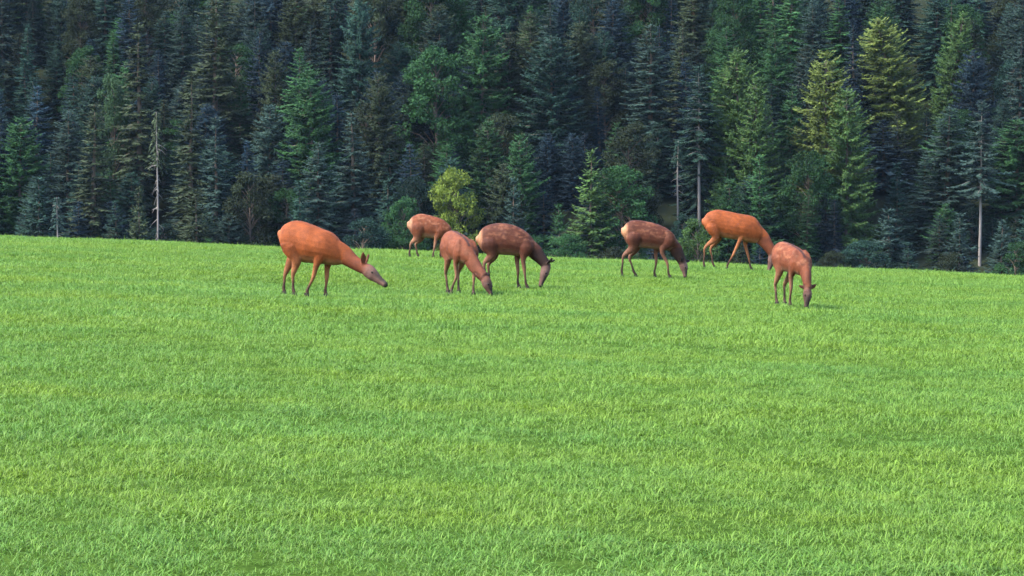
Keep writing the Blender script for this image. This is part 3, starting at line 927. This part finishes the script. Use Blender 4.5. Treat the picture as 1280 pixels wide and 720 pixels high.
# ------------------------------------------------------------------ grass
nt = NT("grass_blades")
geo = nt.n("ShaderNodeNewGeometry")
oi = nt.n("ShaderNodeObjectInfo")
at = nt.n("ShaderNodeAttribute", attribute_name="var")
na = nt.noise(mapped(nt, geo.outputs["Position"], (0.16, 0.55, 0.0)), 1.0, 4, 0.6)
nb = nt.noise(mapped(nt, geo.outputs["Position"], (1.1, 1.6, 0.0)), 1.0, 3)
c = nt.mix(nt.maprange(na, 0.40, 0.60, 0, 1), (0.066, 0.155, 0.020), (0.102, 0.178, 0.013))
c = nt.mix(nt.maprange(nb, 0.35, 0.7, 0, 0.6), c, (0.068, 0.160, 0.030))
c = nt.mix(nt.maprange(oi.outputs["Random"], 0.0, 1.0, 0, 0.5), c, (0.112, 0.180, 0.024))
k = nt.n("ShaderNodeVectorMath", operation='SCALE'); nt.l(c, k.inputs[0]); nt.l(nt.maprange(at.outputs["Fac"], 0, 1, 0.7, 1.35), k.inputs["Scale"])
nt.l(k.outputs[0], nt.bsdf.inputs["Base Color"])
nt.bsdf.inputs["Roughness"].default_value = 0.6
nt.bsdf.inputs["Specular IOR Level"].default_value = 0.25
tr = nt.n("ShaderNodeBsdfTranslucent"); nt.l(k.outputs[0], tr.inputs["Color"])
mx = nt.n("ShaderNodeMixShader"); mx.inputs[0].default_value = 0.35
nt.l(nt.bsdf.outputs[0], mx.inputs[1]); nt.l(tr.outputs[0], mx.inputs[2]); nt.l(mx.outputs[0], nt.t.nodes["Material Output"].inputs[0])
GRASS = nt.mat


def tuft(seed, nbl, spread, hmean, wid, bend):
    g = np.random.default_rng(seed); V = []; Fc = []; Vr = []
    for b in range(nbl):
        bx, by = g.normal(0, spread, 2); a = g.uniform(0, 6.283); h = hmean * g.uniform(0.5, 1.35)
        d = np.array([math.cos(a), math.sin(a), 0]); s = np.array([-d[1], d[0], 0])
        bd = bend * g.uniform(0.3, 1.6); w = wid * g.uniform(0.7, 1.3); o = len(V); vr = g.uniform()
        for u, ww in ((0, 1), (0.4, 0.95), (0.75, 0.65)):
            c = np.array([bx, by, -0.01]) + d * h * bd * u ** 2 + np.array([0, 0, h * u * (1 - 0.25 * bd * u)])
            V += [c - s * w * ww / 2, c + s * w * ww / 2]; Vr += [vr, vr]
        V.append(np.array([bx, by, -0.01]) + d * h * bd + np.array([0, 0, h * (1 - 0.3 * bd)])); Vr.append(vr)
        Fc += [(o, o + 1, o + 3), (o, o + 3, o + 2), (o + 2, o + 3, o + 5), (o + 2, o + 5, o + 4), (o + 4, o + 5, o + 6)]
    me = new_mesh("grass_tuft", np.array(V), np.array(Fc), [GRASS])
    at = me.attributes.new("var", 'FLOAT', 'POINT'); at.data.foreach_set("value", np.array(Vr, dtype=np.float32))
    return me


tcol = bpy.data.collections.new("grass_tufts")
for i in range(8):
    tall = i == 7
    o = bpy.data.objects.new("tuft", tuft(900 + i, 30 if not tall else 14, 0.055, 0.042 if not tall else 0.062, 0.0042, 1.1))
    tcol.objects.link(o)

pts = []; scl = []
g = np.random.default_rng(5)
for (d0, d1, dens, sc) in ((7.5, 14, 260, 1.0), (14, 24, 160, 1.1), (24, 40, 95, 1.45), (40, 60, 60, 1.6)):
    hw = 0.2133 * d1 + 4.5
    n = int((d1 - d0) * 2 * hw * dens)
    X = g.uniform(-hw, hw, n); Y = g.uniform(d0, d1, n)
    keep = np.abs(X) < 0.2133 * Y + 4.5
    X, Y = X[keep], Y[keep]
    # uneven sward: tufts bunch up and leave short spots
    val = np.array([mnoise.noise(Vector((x * 1.7, y * 1.1, 0.3))) for x, y in zip(X, Y)])
    val2 = np.array([mnoise.noise(Vector((x * 0.5, y * 0.5, 4.3))) for x, y in zip(X, Y)])
    val3 = np.array([mnoise.noise(Vector((x * 3.1, y * 1.6, 9.3))) for x, y in zip(X, Y)])
    keep = g.uniform(0, 1, len(X)) < np.clip(1.0 + 0.5 * val - np.where(val3 > 0.45, 0.4, 0), 0.45, 1)
    X, Y, val, val2, val3 = X[keep], Y[keep], val[keep], val2[keep], val3[keep]
    pts.append(np.stack([X, Y, terrain(X, Y)], 1))
    scl.append(sc * np.clip(1.0 + 0.35 * val + 0.15 * val2 - 0.3 * val3, 0.72, 1.45) * g.uniform(0.8, 1.15, len(X)))
pts = np.concatenate(pts); scl = np.concatenate(scl)
print("tufts", len(pts))
gme = bpy.data.meshes.new("grass")
gme.vertices.add(len(pts)); gme.vertices.foreach_set("co", pts.astype(np.float32).ravel())
a = gme.attributes.new("scl", 'FLOAT', 'POINT'); a.data.foreach_set("value", scl.astype(np.float32))
gme.materials.append(GRASS)
grass = link("grass", gme)
tag(grass, "short bright green meadow grass under the grazing deer", "grass", None, "stuff")
ng = bpy.data.node_groups.new("grass_scatter", 'GeometryNodeTree')
ng.interface.new_socket("Geometry", in_out='INPUT', socket_type='NodeSocketGeometry')
ng.interface.new_socket("Geometry", in_out='OUTPUT', socket_type='NodeSocketGeometry')
gi = ng.nodes.new("NodeGroupInput"); go = ng.nodes.new("NodeGroupOutput")
iop = ng.nodes.new("GeometryNodeInstanceOnPoints")
ci = ng.nodes.new("GeometryNodeCollectionInfo"); ci.inputs["Collection"].default_value = tcol
ci.inputs["Separate Children"].default_value = True; ci.inputs["Reset Children"].default_value = True
rv = ng.nodes.new("FunctionNodeRandomValue"); rv.data_type = 'FLOAT_VECTOR'
rv.inputs[0].default_value = (-0.12, -0.12, 0); rv.inputs[1].default_value = (0.12, 0.12, 6.283)
na_ = ng.nodes.new("GeometryNodeInputNamedAttribute"); na_.data_type = 'FLOAT'; na_.inputs["Name"].default_value = "scl"
ng.links.new(gi.outputs[0], iop.inputs["Points"])
ng.links.new(ci.outputs[0], iop.inputs["Instance"])
iop.inputs["Pick Instance"].default_value = True
ri = ng.nodes.new("FunctionNodeRandomValue"); ri.data_type = 'INT'
ri.inputs[4].default_value = 0; ri.inputs[5].default_value = 7
ng.links.new(ri.outputs[2], iop.inputs["Instance Index"])
ng.links.new(rv.outputs[0], iop.inputs["Rotation"])
ng.links.new(na_.outputs[0], iop.inputs["Scale"])
ng.links.new(iop.outputs[0], go.inputs[0])
gm = grass.modifiers.new("scatter", 'NODES'); gm.node_group = ng

# ------------------------------------------------------------------ air
bm_v = [(x, y, z) for z in (-34.0, 45.0) for y in (-64.0, 712.0) for x in (-430.0, 430.0)]
bm_v = [(x, y, (190.0 if z > 0 else -34.0)) for x, y, z in bm_v]
hz = new_mesh("haze", bm_v, [(0, 2, 3, 1), (4, 5, 7, 6), (0, 1, 5, 4), (2, 6, 7, 3), (0, 4, 6, 2), (1, 3, 7, 5)])
hm = bpy.data.materials.new("haze"); hm.use_nodes = True
ht_ = hm.node_tree
ht_.nodes.remove(ht_.nodes["Principled BSDF"])
pv = ht_.nodes.new("ShaderNodeVolumePrincipled")
pv.inputs["Color"].default_value = (0.48, 0.70, 1.0, 1)
pv.inputs["Density"].default_value = HAZE_DENSITY
ht_.links.new(pv.outputs[0], ht_.nodes["Material Output"].inputs["Volume"])
hz.materials.append(hm)
haze = link("haze", hz)
tag(haze, None, None, None, "stuff")
